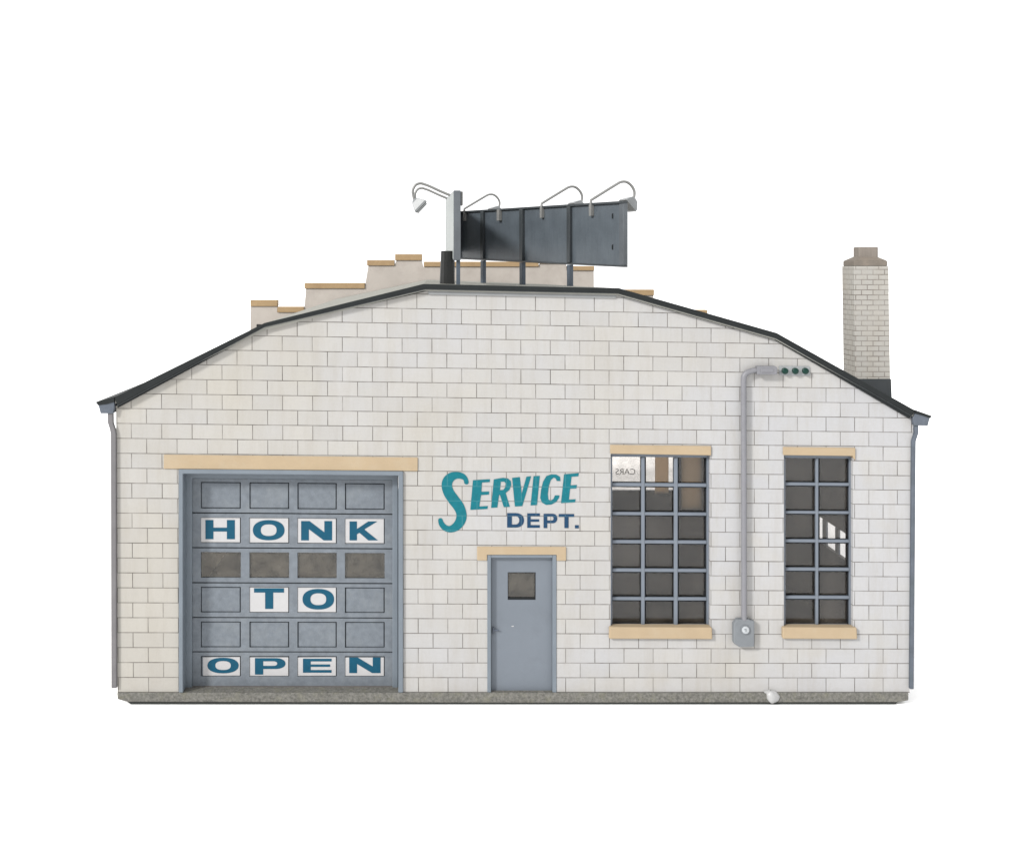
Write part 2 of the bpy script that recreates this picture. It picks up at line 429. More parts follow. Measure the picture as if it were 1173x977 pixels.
# gutters + downspouts
m = M()
m.prism([(109.5, 460.3), (131, 454.2), (131, 466), (129.3, 473.2), (115, 473.2), (112.8, 464.5), (110.5, 461.8)], -6, ZF-20, 0, True)
tag(m.build('gutter', mat_gut, roof, bevel=.5), 'left eaves gutter')
m = M()
m.prism([(1048.5, 469.7), (1067.8, 476.2), (1065.3, 478.4), (1063, 487.3), (1047.2, 487), (1046, 479)], -6, ZF-20, 0, True)
tag(m.build('gutter', mat_gut, roof, bevel=.5), 'right eaves gutter')
for pts_, lb_ in (([(109.2, 460.2), (131, 453.9), (131, 460), (122, 462.5), (112.2, 463.6)], 'dark lip over the left gutter'),
                  ([(1048.5, 469.2), (1068, 476.1), (1065.6, 478.6), (1056, 475.2), (1048.5, 473.4)], 'dark lip over the right gutter')):
    m = M(); m.prism(pts_, -7, ZF-18, 0, True); tag(m.build('roof_lip', mat_dark, roof, bevel=.3), lb_)
def spout(pts, w, name_m, label):
    m = M()
    P = [S(x, y, -4) for x, y in pts]
    for a, c in zip(P[:-1], P[1:]): pass
    L_, R_ = [(x-w/2, y) for x, y in P], [(x+w/2, y) for x, y in P]
    m.prism(L_+R_[::-1], -4, 1.5, 0)
    return tag(m.build('downspout', name_m, bld, bevel=1.1, seg=2), label)
spout([(126.0, 472), (126.2, 484), (128.6, 491.5), (129.6, 497), (130.3, 788)], 6.2, mat_spout, 'left downspout')
spout([(1050.3, 486), (1050.2, 496), (1047.3, 505), (1047.2, 510), (1044.9, 789)], 4.6, mat_gut, 'right downspout')

# base slab
m = M()
m.prism([(134, 793), (1040.8, 793), (1040.8, 801.4), (1029, 803.6), (590, 804.3), (146, 803.2), (134.8, 800.2)], -2.5, 935, 0, True)
bs = m.build('base', mat_base, bld, bevel=.6); tag(bs, 'speckled grey green base strip under the walls')
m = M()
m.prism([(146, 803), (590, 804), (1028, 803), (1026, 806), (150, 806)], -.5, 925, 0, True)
m.build('base_shadow_strip', mat_under, bs)  # dark strip painted in as the recess shadow below the base

# far facade: stepped parapet seen over the roof
fz = ZF+.5
def FS(x, y): return S(x, y, fz)
steps = [(287, 318, 343.2, 350.5), (318, 348.5, 351, 357.5), (349, 418, 323.8, 330.2), (420.5, 452, 297.6, 304),
         (452.6, 483.6, 290.8, 298), (485.4, 617, 299.4, 305.2), (617.6, 649, 294.6, 301.6), (649.6, 680.5, 304.4, 309.6),
         (681, 749, 331.4, 338), (749.5, 779.5, 361, 367), (780, 810, 354.6, 361.2)]
pf = M(); cp = M()
foot = S(590, 585, fz)[1]
outline = []
for x0, x1, yt, yb in steps:
    a, b_ = FS(x0+.9, yb), FS(x1-.9, yb)
    outline += [(a[0]+(1 if outline and outline[-1][1] > a[1] else -2.5), a[1]), (b_[0]+1, a[1])]
outline[0] = (132, outline[0][1]); outline[-1] = (1044, outline[-1][1])
poly = outline+[(1044, 793), (132, 793)]
def rect(x0, y0, x1, y1): return [(x0, y0), (x1, y0), (x1, y1), (x0, y1)]
fholes = [rect(640, 600, 984, 754), rect(992, 600, 1030, 786), rect(200, 600, 520, 751)]  # middle opening added to backlight a tan pillar, last one to light the interior
pf.prism(poly, fz, fz+14, 0, holes=fholes)
pw = pf.build('wall', mat_parapet, bld); tag(pw, 'stepped stucco street facade rising behind the roof')
for x0, x1, yt, yb in steps:
    c_ = M()
    a = FS(x0, yt); b_ = FS(x1, yb)
    c_.box(a[0], a[1], b_[0], b_[1], fz-3, fz+17)
    c_.build('coping', mat_cap, pw, bevel=.8)
# inner lining of the far facade
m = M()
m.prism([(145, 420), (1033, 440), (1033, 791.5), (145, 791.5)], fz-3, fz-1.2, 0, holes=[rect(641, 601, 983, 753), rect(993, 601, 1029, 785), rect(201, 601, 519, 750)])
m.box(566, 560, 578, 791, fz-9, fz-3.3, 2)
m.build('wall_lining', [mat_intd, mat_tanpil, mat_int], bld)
m = M(); m.box(939, 598, 966, 757, fz-5, fz-4, 0); m.build('tan_pillar', mat_translucent, bld)  # tan pillar between the windows, made see-through to look lit
m = M(); m.box(989, 598, 1033, 789, fz-5, fz-4, 0); m.build('tan_pillar', mat_translucent2, bld)  # second tan pillar, glowing from the opening cut behind it
m = M(); m.box(978, 596, 990, 791, fz-8, fz-3.4, 0); m.build('pillar', mat_intd, bld)
shop = None
for x0, x1, lb_ in ((640, 984, 'wide showroom window of the far facade'), (200, 520, 'unseen window added to brighten the garage bay')):  # second window is out of view, put in for light indoors
    sg = M()
    sg.prism(rect(x0, 600, x1, 754), fz+3, fz+9, 0, holes=[rect(x0+2.5, 603, x1-2.5, 752)])
    sh_ = sg.build('window', mat_steel, bld); tag(sh_, lb_); shop = shop or sh_
    p = M(); p.box(x0+1, 601, x1-1, 753, fz+5.5, fz+6); p.build('pane', mat_gfar, sh_)
# reversed window lettering seen from behind
cu = bpy.data.curves.new('tmp', 'FONT'); cu.body = 'CARS'; cu.size = .2; cu.extrude = .002; cu.align_x = 'CENTER'
to = bpy.data.objects.new('tmp', cu); col.objects.link(to)
dg = bpy.context.evaluated_depsgraph_get(); me = bpy.data.meshes.new_from_object(to.evaluated_get(dg))
bpy.data.objects.remove(to)
me.transform(__import__('mathutils').Matrix.Rotation(math.pi/2, 4, 'X'))
me.transform(__import__('mathutils').Matrix.Scale(-1, 4, (1, 0, 0)))
me.materials.clear(); me.materials.append(painted('faded_lettering', srgb(205, 192, 178, .95), .2, .8))
wl = bpy.data.objects.new('window_lettering', me); col.objects.link(wl); wl.parent = shop
a = FS(717, 543.5); wl.location = V3(a[0], a[1], fz+5)

# ------------------------------------------------------------------ lintels and sills
def wall_block(name, pts, z0, z1, mt, label=None, bevel=.5):
    m = M(); m.prism(pts, z0, z1, 0, True)
    o = m.build(name, mt, bld, bevel=bevel)
    if label: tag(o, label)
    return o
wall_block('lintel', [(187.5, 520.3), (478.5, 523.6), (478.5, 539.2), (187.5, 536.6)], -1.6, 3, mat_tan, 'long tan lintel over the garage door')
wall_block('lintel', [(546.6, 625.6), (648.6, 626), (648.6, 641.8), (637.8, 641.8), (637.8, 635), (558, 635), (558, 641.4), (546.6, 641.4)], -1.6, 3, mat_tan, 'tan lintel over the entrance door')
wall_block('lintel', [(699.2, 509.2), (814.8, 510.6), (814.8, 521.2), (699.2, 519.3)], -2.2, 6, mat_tan, 'tan lintel over the wide window')
wall_block('lintel', [(897.4, 511.6), (980, 512.6), (980, 527), (977.2, 524), (977, 521.8), (897.4, 520.8)], -2.2, 6, mat_tan, 'tan lintel over the narrow window')
wall_block('sill', [(698.4, 717.8), (815.8, 718.3), (816.2, 731.7), (698, 731.3)], -5, 8, mat_tan, 'tan sill under the wide window', .9)
wall_block('sill', [(896.8, 718), (981.6, 718.4), (982.3, 731.7), (896.8, 731.2)], -5, 8, mat_tan, 'tan sill under the narrow window', .9)

# ------------------------------------------------------------------ windows
def window(x0, x1, y0, y1, vb, hb, label):
    m = M(); zf, zb = 6.0, 11.5
    xr = (x0+x1)/2
    m.wbox(x0, y0, x1, y0+3.4, zf, zb, xr); m.wbox(x0, y1-3.0, x1, y1, zf, zb, xr)
    m.wbox(x0, y0+3.4, x0+1.8, y1-3.0, zf-3, zb, xr); m.wbox(x1-3.6, y0+3.4, x1, y1-3.0, zf, zb, xr)
    fr = m.build('window', mat_steel, bld, bevel=.4); tag(fr, label)
    mm = M()
    for a, c in vb: mm.wbox(a, y0+3.3, c, y1-2.9, 5.2, 9.5, xr)
    mu = mm
    for a, c in hb: mu.wbox(x0+1.8, a, x1-3.5, c, 5.8, 9.4, xr)
    mu.build('muntin', mat_steel, fr, bevel=.7)
    # dark strips behind the bars, painting the shadow lines beside them
    gb = M()
    for a, c in vb: gb.wbox(a-1.2, y0+3.3, c+1.2, y1-2.9, 9.6, 11.0, xr)
    for a, c in hb: gb.wbox(x0+1.8, a-1.3, x1-3.5, c+.8, 9.8, 11.2, xr)
    gb.wbox(x1-6.2, y0+3.4, x1-3.5, y1-3, 9.6, 11.3, xr)
    gb.build('bar_shadow', mat_groove, fr)
    p = M(); p.wbox(x0+.5, y0+.5, x1-.5, y1-.5, 11.6, 12.2, xr); p.build('pane', mat_glass, fr)
window(699.6, 813.4, 519.8, 718.3, [(734.8, 738.8), (772.3, 776.6)],
       [(553, 557), (586.4, 590), (618.5, 622.3), (651, 654.8), (683.6, 687.3)], 'wide steel window of three by six panes')
window(898.1, 976.8, 521, 718.3, [(934.6, 937.8)],
       [(552.5, 556), (585, 588.2), (617.5, 621), (649.8, 653.5), (682, 685.6)], 'narrow steel window of two by six panes')

# ------------------------------------------------------------------ entrance door
m = M()
m.box(558.3, 635, 562.6, 792.6, -1, 6, 0, True); m.box(633, 635, 637.6, 792.6, -1, 6, 0, True)
m.box(562.6, 635, 633, 638.4, -1, 6, 0, True)
m.box(561, 637.6, 634.4, 640.0, 3.6, 7.5, 0, True)
ed = m.build('door_frame', mat_blue, bld, bevel=.5)
m = M()
mat_door = painted('door_blue_grey', srgb(132, 140, 150, .49), .06, .55, .25, .15, 1.2, srgb(118, 124, 132, .48))
m.prism([(562.9, 639.6), (632.2, 639.6), (632.2, 790.8), (562.9, 790.8)], 5, 9, 0, True,
        holes=[[(581.6, 654.8), (613.6, 654.8), (613.6, 686.4), (581.6, 686.4)]])
dr = m.build('door', mat_door, bld); tag(dr, 'blue grey entrance door with small square window')
m = M(); m.box(580, 653, 616, 689, 6.8, 7.2, 0, True); m.build('pane', mat_gdark, dr)
m = M(); m.prism([(581.6, 654.8), (613.6, 654.8), (613.6, 686.4), (581.6, 686.4)], 5.6, 6.7, 0, True,
                 holes=[[(582.2, 655.6), (612.6, 655.6), (612.6, 683.6), (582.2, 683.6)]])
m.build('pane_frame', mat_groove, dr)
m = M(); m.box(564.2, 718, 566.2, 725.5, 3, 5.1, 0, True)
m.tube([S(566, 721, 3)+(3.2,), S(571.5, 721.3, 2.6)+(2.6,)], .9, 8)
m.build('door_handle', mat_handle, dr, bevel=.3)
m = M(); m.prism([(585.8, 716.3), (588.2, 716), (588.6, 716.9), (586.4, 717.3)], 4.8, 5.2, 0, True); m.build('paint_chip', mat_card, dr)
m = M(); m.box(562, 790.6, 633, 793, 5.5, 10, 0, True); m.build('threshold', mat_under, bld)

# ------------------------------------------------------------------ garage door
def gw(x, y): return warp(x, y, 230)
def gq(m, x0, y0, x1, y1, z0, z1, mi=0):
    m.prism([(x0, gw(x0, y0)), (x1, gw(x1, y0)), (x1, gw(x1, y1)), (x0, gw(x0, y1))], z0, z1, mi, True)
m = M()
fl = lambda x: 792.7
m.prism([(204.6, gw(204, 537.3)), (461.9, gw(461.9, 537.3)), (461.9, 792.7), (456.3, 792.7), (456.3, gw(456, 542.4)),
         (209.6, gw(209, 542.4)), (209.6, 792.7), (204.6, 792.7)], -3, 16, 0, True)
gf = m.build('garage_door_frame', mat_blue, bld, bevel=.7); tag(gf, 'pale blue grey frame around the garage door')
m = M()
zb = S(0, 786.9, 14.5)[1]
m.prism([(210, gw(210, 541)), (456, gw(456, 541)), (456, 787.8), (449.6, 787.8), (449.6, gw(449, 547.4)), (219.6, gw(219, 547.4)), (219.6, 787.8), (210, 787.8)], 14.2, 18.5, 0, True)
m.build('door_stop', mat_blue, gf, bevel=.7)

rows = [(547.5, 586.2), (587.6, 626.0), (627.4, 666.1), (667.5, 705.9), (707.2, 745.2), (746.5, 786.3)]
cols_ = [(230, 275.8), (285.7, 331.2), (340.7, 385.7), (395.1, 440.6)]
rec = [(551.4, 581.8), (592, 621.2), (631.6, 661), (671.4, 700.8), (711.1, 740.8), (750.6, 774)]
m = M(); z0 = 18.6
gd_parts = []
for ri, (ya, yb_) in enumerate(rows):
    hl = []
    for xa, xb in cols_:
        y0, y1 = rec[ri]
        hl.append([(xa, gw(xa, y0)), (xb, gw(xb, y0)), (xb, gw(xb, y1)), (xa, gw(xa, y1))])
    x0, x1 = 218, 451
    m.prism([(x0, gw(x0, ya)), (x1, gw(x1, ya)), (x1, gw(x1, yb_)), (x0, gw(x0, yb_))], z0, z0+3.2, 0, True, holes=hl)
gd = m.build('garage_door', mat_sect, bld, bevel=.35); tag(gd, 'grey sectional overhead door with lettered cards')
# recessed panels (raised centre) and dark backing for the grooves
for ri, (y0, y1) in enumerate(rec):
    if ri == 2: continue
    for xa, xb in cols_:
        m = M(); gq(m, xa+.9, y0+.9, xb-.9, y1-.9, z0+1.3, z0+3.0); m.build('panel', mat_sect, gd, bevel=.5)
m = M()
for ri, (ya, yb_) in enumerate(rows):
    if ri == 2: continue
    gq(m, 218.5, ya-1.6, 450.5, yb_+1.6, z0+3.3, z0+4.4)
gq(m, 218.5, 626, 450.5, 630.8, z0+3.5, z0+4.6); gq(m, 218.5, 661.6, 450.5, 668, z0+3.5, z0+4.6)
m.build('door_backing', mat_groove, gd)
m = M(); gq(m, 228, 630.5, 443, 662, z0+2.2, z0+2.6); m.build('pane', mat_gdark, gd)
m = M(); gq(m, 218.5, 785.6, 450.5, 787.0, z0+.6, z0+3); m.build('bottom_seal', mat_groove, gd)

# letters: unit square glyphs, y down
def ell(cx, cy, rx, ry, n=40, p=2.3):
    out = []
    for i in range(n):
        a = 2*math.pi*i/n; c, s_ = math.cos(a), math.sin(a)
        out.append((cx+rx*math.copysign(abs(c)**(2/p), c), cy+ry*math.copysign(abs(s_)**(2/p), s_)))
    return out
def halfround(x0, x1, y0, y1, xm, n=14, p=2.2):       # shape: straight left at x0, straight to xm, round right end at x1
    out = [(x0, y0)]
    cy, ry, rx = (y0+y1)/2, (y1-y0)/2, x1-xm
    for i in range(n+1):
        a = -math.pi/2+math.pi*i/n; c, s_ = max(0, math.cos(a)), math.sin(a)
        out.append((xm+rx*c**(2/p), cy+ry*math.copysign(abs(s_)**(2/p), s_)))
    out.append((x0, y1)); return out
G = {
 'H': ([(0, 0), (.27, 0), (.27, .40), (.73, .40), (.73, 0), (1, 0), (1, 1), (.73, 1), (.73, .60), (.27, .60), (.27, 1), (0, 1)], []),
 'O': (ell(.5, .5, .5, .5, 40, 2.25), [ell(.5, .5, .25, .29, 32, 2.4)]),
 'N': ([(0, 0), (.27, 0), (.75, .58), (.75, 0), (1, 0), (1, 1), (.73, 1), (.25, .42), (.25, 1), (0, 1)], []),
 'K': ([(0, 0), (.26, 0), (.26, .40), (.66, 0), (.98, 0), (.52, .42), (1, 1), (.66, 1), (.35, .60), (.26, .68), (.26, 1), (0, 1)], []),
 'T': ([(0, 0), (1, 0), (1, .21), (.64, .21), (.64, 1), (.37, 1), (.37, .21), (0, .21)], []),
 'P': ([(0, 0)]+halfround(0, 1, 0, .66, .66)[1:-1]+[(.27, .66), (.27, 1), (0, 1)], [halfround(.27, .73, .19, .47, .6)]),
 'E': ([(0, 0), (1, 0), (1, .19), (.27, .19), (.27, .41), (.95, .41), (.95, .58), (.27, .58), (.27, .81), (1, .81), (1, 1), (0, 1)], []),
 'D': (halfround(0, 1, 0, 1, .5), [halfround(.28, .72, .21, .79, .48)]),
}
cards = [('H', 0, 1, 235.3, 595, 269, 616.9), ('O', 1, 1, 289.6, 594.7, 325.9, 617.8), ('N', 2, 1, 344.9, 595.4, 380.4, 617.6), ('K', 3, 1, 400.4, 595.4, 432.9, 617.2),
         ('T', 1, 3, 291, 672.8, 325.3, 696.5), ('O', 2, 3, 346.5, 673.4, 382.7, 697),
         ('O', 0, 5, 237.6, 752.6, 273.3, 770.4), ('P', 1, 5, 292, 753, 327, 771.8), ('E', 2, 5, 347, 753.6, 379.8, 769.6), ('N', 3, 5, 400, 752, 435.9, 770)]
words = {1: 'HONK', 3: 'TO', 5: 'OPEN'}
for ch, ci, ri, x0, y0, x1, y1 in cards:
    m = M()
    ca = cols_[ci]; ra = rec[ri]
    j = random.uniform(-.4, .4)
    off = 2.6 if (ci == 0 and ri == 5) else .3
    cx0, cx1, cy0, cy1 = ca[0]+off, ca[1]-1.0, ra[0]+.5+(1 if ri == 5 else 0), ra[1]-.9
    m.prism([(cx0, gw(cx0, cy0)), (cx1, gw(cx1, cy0+j)), (cx1, gw(cx1, cy1+j*.5)), (cx0, gw(cx0, cy1))], z0+.75, z0+1.1, 0, True)
    out, hs = G[ch]
    f = lambda p: (x0+(x1-x0)*p[0], gw(x0, y0+(y1-y0)*p[1]))
    m.prism([f(p) for p in out], z0+.45, z0+.7, 1, True, holes=[[f(p) for p in h] for h in hs])
    tag(m.build('letter_card', [mat_card, mat_ink], gd), 'white card with blue letter %s of the word %s' % (ch, words[ri]))

# ------------------------------------------------------------------ painted wall lettering
def zc(p): return (495+p[0]/6.517, 530+p[1]/6.517)
m = M(); zl = -.45
def letter(poly, holes=(), mi=0):
    m.prism([zc(p) for p in poly], zl, None, mi, True, holes=[[zc(p) for p in h] for h in holes])
# big S : swelling brush stroke
pts = [(256, 142, 17), (248, 116, 17), (226, 98, 22), (190, 90, 25), (148, 100, 32), (118, 130, 38), (110, 172, 39), (126, 222, 40), (160, 272, 41), (196, 320, 40),
       (216, 366, 38), (218, 410, 38), (200, 450, 35), (168, 480, 30), (130, 492, 24), (94, 480, 22), (70, 452, 20), (62, 426, 17)]
def cr(P, n=6):
    out = []
    Q = [P[0]]+P+[P[-1]]
    for i in range(1, len(Q)-2):
        for k in range(n):
            t = k/n
            out.append(tuple(.5*((2*b)+(-a+c)*t+(2*a-5*b+4*c-d)*t*t+(-a+3*b-3*c+d)*t**3) for a, b, c, d in zip(Q[i-1], Q[i], Q[i+1], Q[i+2])))
    out.append(P[-1]); return out
sp_ = cr(pts); Lf, Rt = [], []
for i, (x, y, w_) in enumerate(sp_):
    a = sp_[max(0, i-1)]; c = sp_[min(len(sp_)-1, i+1)]
    dx, dy = c[0]-a[0], c[1]-a[1]; l = math.hypot(dx, dy) or 1
    Lf.append((x-dy/l*w_, y+dx/l*w_)); Rt.append((x+dy/l*w_, y-dx/l*w_))
def cap_arc(c, p, q, n=8):
    a0 = math.atan2(p[1]-c[1], p[0]-c[0]); a1 = math.atan2(q[1]-c[1], q[0]-c[0])
    return a0, a1
def roundend(i, start, end, sgn):
    x, y, w_ = sp_[i]; a0 = math.atan2(start[1]-y, start[0]-x)
    return [(x+w_*math.cos(a0+sgn*math.pi*k/8), y+w_*math.sin(a0+sgn*math.pi*k/8)) for k in range(1, 8)]
outS = Lf+roundend(-1, Lf[-1], Rt[-1], -1)+Rt[::-1]+roundend(0, Rt[0], Lf[0], -1)
for i in range(len(sp_)-1):      # strip quads avoid self-overlap trouble
    m.prism([zc(Lf[i]), zc(Lf[i+1]), zc(Rt[i+1]), zc(Rt[i])], zl, None, 0, True)
letter([Lf[-1]]+roundend(-1, Lf[-1], Rt[-1], -1)+[Rt[-1]])
letter([Rt[0]]+roundend(0, Rt[0], Lf[0], -1)+[Lf[0]])
letter([(305, 127), (432, 119), (430, 141), (372, 144), (368, 213), (426, 211), (424, 234), (365, 238), (352, 323), (416, 319), (413, 341), (285, 348)])
letter([(460, 121), (497, 114), (530, 109), (566, 114), (588, 134), (590, 162), (578, 198), (549, 222), (580, 325), (535, 328), (506, 236), (500, 236), (487, 330), (440, 333)],
       [[(513, 138), (538, 138), (549, 150), (546, 180), (532, 198), (506, 202)]])
letter([(597, 110), (655, 103), (668, 228), (704, 101), (739, 97), (673, 320), (618, 323)])
letter([(757, 97), (804, 94), (783, 312), (735, 315)])
letter([(958, 133), (955, 102), (927, 85), (890, 83), (853, 96), (828, 138), (813, 200), (807, 260), (820, 294), (850, 311), (890, 308), (925, 290), (948, 258), (951, 240),
        (917, 240), (906, 266), (884, 280), (868, 270), (864, 232), (871, 172), (886, 126), (905, 108), (922, 112), (930, 132)])
letter([(985, 82), (1096, 74), (1091, 98), (1041, 101), (1033, 165), (1081, 162), (1077, 188), (1030, 190), (1021, 272), (1072, 268), (1067, 292), (962, 298)])
uvl_ = lambda x, y, z: lat(x, y)
o = m.build('painted_lettering', [mat_teal, mat_navy], bld, uvfn=uvl_); tag(o, 'teal brush lettering reading SERVICE')
m = M()
for ch, x0, y0, x1, y1 in (('D', 560, 372, 686, 480), ('E', 710, 374, 804, 482), ('P', 832, 377, 934, 484), ('T', 945, 379, 1060, 484)):
    out, hs = G[ch]
    f = lambda p: (x0+(x1-x0)*p[0], y0+(y1-y0)*p[1])
    letter([f(p) for p in out], [[f(p) for p in h] for h in hs], 1)
letter([(1066, 462), (1095, 462), (1095, 486), (1066, 486)], (), 1)
o = m.build('painted_lettering', [mat_teal, mat_navy], bld, uvfn=uvl_); tag(o, 'small dark blue lettering reading DEPT.')

# ------------------------------------------------------------------ chimney
zc0, zc1 = 60.0, 98.0
def cxy(x, y): return S(x, y, zc0)
def frustum(m, bot, top, zb_, zt_, mi=0):
    """bot/top: (x0,x1,y) ; z ranges"""
    a = [m.vert(bot[0], bot[2], zb_[0]), m.vert(bot[1], bot[2], zb_[0]), m.vert(bot[1], bot[2], zb_[1]), m.vert(bot[0], bot[2], zb_[1])]
    b_ = [m.vert(top[0], top[2], zt_[0]), m.vert(top[1], top[2], zt_[0]), m.vert(top[1], top[2], zt_[1]), m.vert(top[0], top[2], zt_[1])]
    m.face(a, mi); m.face(b_, mi)
    for i in range(4):
        j = (i+1) % 4; m.face((a[i], a[j], b_[j], b_[i]), mi)
m = M()
bl, br_, byy = cxy(980.3, 500)[0], cxy(1020.6, 500)[0], cxy(0, 478)[1]
tl, tr, ty = cxy(978.2, 304)[0], cxy(1017.8, 304)[0], cxy(0, 304.5)[1]
frustum(m, (bl, br_, byy), (tl, tr, ty), (zc0, zc1), (zc0, zc1))
hc = 5.85*(D+zc0)/D
def uvch(x, y, z):
    u = (x-bl)+(z-zc0); return (u/hc/.98, (byy-y)/hc)
ch = m.build('chimney', mat_brick, bld, uvfn=uvch, bevel=.5); tag(ch, 'tall whitewashed brick chimney at the right eave')
m = M()
x0, x1 = cxy(979, 0)[0], cxy(1017.2, 0)[0]
yb_, ym, yt_ = cxy(0, 304.6)[1], cxy(0, 298.4)[1], cxy(0, 293.5)[1]
frustum(m, (x0, x1, yb_), (x0, x1, ym), (zc0+1, zc1-1), (zc0+1, zc1-1))
frustum(m, (x0, x1, ym), (x0+9, x1-9, yt_), (zc0+1, zc1-1), (zc0+10, zc1-10))
m.build('chimney_cap', mat_ccap, ch, bevel=.9)
m = M()
zp = zc0+9
pa = S(984, 296, zp); pb = S(1006, 282.5, zp)
m.box(pa[0], pb[1], pb[0], pa[1], zp, zp+18)
m.build('flue', mat_pot, ch, bevel=.8)
m = M()
a = cxy(979.5, 433.5); b_ = cxy(1021.6, 480)
frustum(m, (a[0]-.5, b_[0]+.8, b_[1]), (a[0], b_[0]-1, a[1]), (zc0-1.2, zc1+1.2), (zc0-1, zc1+1))
m.build('flashing', mat_flash, ch, bevel=.6)

# ------------------------------------------------------------------ roof vent (black stub)
m = M(); zv = 112.0
a = S(512.6, 287, zv); b_ = S(512.4, 326, zv)
n = 20; rt_, rb_ = 8.1, 9.6
ringb = []; ringt = []
for i in range(n):
    c, s_ = math.cos(2*math.pi*i/n), math.sin(2*math.pi*i/n)
    q = lambda v: math.copysign(abs(v)**.62, v)
    ringb.append(m.vert(b_[0]+rb_*q(c), b_[1], zv+9+rb_*q(s_))); ringt.append(m.vert(a[0]+rt_*q(c), a[1], zv+9+rt_*q(s_)))
for i in range(n):
    j = (i+1) % n; m.face((ringb[i], ringb[j], ringt[j], ringt[i]))
m.face(ringt); m.face(ringb)
tag(m.build('roof_vent', mat_vent, bld, bevel=.5), 'black tapered vent stub on the flat roof')

# glue blob at the wall foot
m = M(); nb, mb = 18, 12
cx_, cy_, rz_ = 885, 797.4, -2.5
for i in range(mb+1):
    th = math.pi*i/mb
    for j in range(nb):
        ph = 2*math.pi*j/nb
        k_ = 1+.12*math.sin(3*ph+1)*math.sin(th)+random.uniform(-.06, .06)
        X = cx_+7.6*k_*math.sin(th)*math.cos(ph)-(1.5 if math.cos(th) > .3 else 0)*math.cos(th); Y = cy_-7.0*k_*math.cos(th)
        Z = rz_+4.5*k_*math.sin(th)*math.sin(ph); p_ = S(X, Y, -3); m.vert(p_[0], p_[1], Z)
for i in range(mb):
    for j in range(nb):
        q = (j+1) % nb; m.face((i*nb+j, i*nb+q, (i+1)*nb+q, (i+1)*nb+j))
m.prism([(875, 791.6), (882, 789.5), (884, 796), (880, 797.5)], -2.2, -.1, 0, True)
tag(m.build('glue_blob', mat_glue, bs, smooth=True), 'dried white glue blob at the wall foot')

m = M(); m.box(908.5, 566, 911.5, 760, 330, 333, 0); m.build('interior_post', mat_int, bld)

# ------------------------------------------------------------------ electric meter, conduit and insulators
mt = empty('electric_meter', 'grey meter box with a tall conduit pipe up the wall to three green insulators', 'electric meter')
m = M()
def pp(x, y, z=-5.5): a = S(x, y, z); return (a[0], a[1], z)
path = [pp(852.3, 709.5), pp(852.2, 600), pp(852.0, 500), pp(851.8, 436)]
for k in range(1, 8):
    a = math.pi/2*k/8; path.append(pp(851.8+9*(1-math.cos(a)), 432-8.5*math.sin(a)+1.5))
path += [pp(863, 423.8), pp(869, 423.9)]
m.tube(path, [3.15]*len(path), 14)
m.build('conduit', mat_pipe, mt, smooth=True)
m = M()
m.prism([(867.6, 419.2), (888.5, 419.2), (890.4, 420.5), (890.4, 428.2), (888.5, 428.8), (867.6, 428.6)], -10, -1, 0, True)
m.box(872, 421.6, 886.5, 426.3, -10.8, -9.8, 0, True)
m.build('conduit_box', mat_pipe, mt, bevel=.9)
m = M()
m.prism([(892.6, 418.6), (927.6, 419.2), (928.6, 430), (893, 429.4)], -1.6, -.2, 0, True)
ip = m.build('insulator_plate', mat_plate, mt, bevel=.4)
for x in (899.6, 911.5, 923.1):
    m = M()
    a = S(x, 424.7, -6)
    m.tube([(a[0], a[1], -1), (a[0], a[1], -3.2)], [4.6, 4.3], 16, 1)
    m.tube([(a[0], a[1], -3.1), (a[0], a[1], -6.2), (a[0], a[1], -7)], [3.7, 3.5, 2.4], 16, 0)
    m.build('insulator', [mat_green, mat_plate], ip, smooth=True)
m = M()
m.prism([(844.4, 709), (858.5, 708.8), (860.4, 710.4), (864.4, 710.6), (864.4, 740), (847, 740.6), (840.6, 736.6), (840.4, 714)], -8, -.2, 0, True)
mb_ = m.build('meter_box', mat_meter, mt, bevel=1.3, seg=2)
m = M(); a = S(854.8, 721.8, -12)
m.tube([(a[0], a[1], -7.8), (a[0], a[1], -9.2)], [5.6, 5.3], 20, 1); m.tube([(a[0], a[1], -9), (a[0], a[1], -10.4), (a[0], a[1], -11)], [4.3, 4.0, 2.6], 20, 0)
m.box(a[0]-2, a[1]-1.6, a[0]+.4, a[1]-.9, -11.3, -10.9, 1); m.box(a[0]-.3, a[1]-2.2, a[0]+.3, a[1]+1.5, -11.4, -10.9, 1)
m.build('meter_dial', [mat_dial, mat_meter], mt, smooth=True)

# ------------------------------------------------------------------ rooftop billboards
def board_xz(A, B_, t): return (A[0]+(B_[0]-A[0])*t, A[1]+(B_[1]-A[1])*t)
class Plane:     # local frame: s along the board, h height (wall y), n outward toward the viewer side
    def __init__(s, A, B_, nrm):
        s.A, s.B = Vector(A), Vector(B_); s.d = (s.B-s.A); s.len = s.d.length; s.d.normalize(); s.n = Vector(nrm).normalized()
    def p(s, t, n=0): q = s.A+s.d*t+s.n*n; return (q.x, q.y)
def slab(m, pl, t0, t1, top0, top1, bot0, bot1, n0, n1, mi=0):
    v = []
    for n_ in (n0, n1):
        for t, y in ((t0, top0), (t1, top1), (t1, bot1), (t0, bot0)):
            x, z = pl.p(t, n_); v.append(m.vert(x, y, z))
    m.face(v[:4], mi); m.face(v[4:], mi)
    for i in range(4):
        j = (i+1) % 4; m.face((v[i], v[j], v[4+j], v[4+i]), mi)
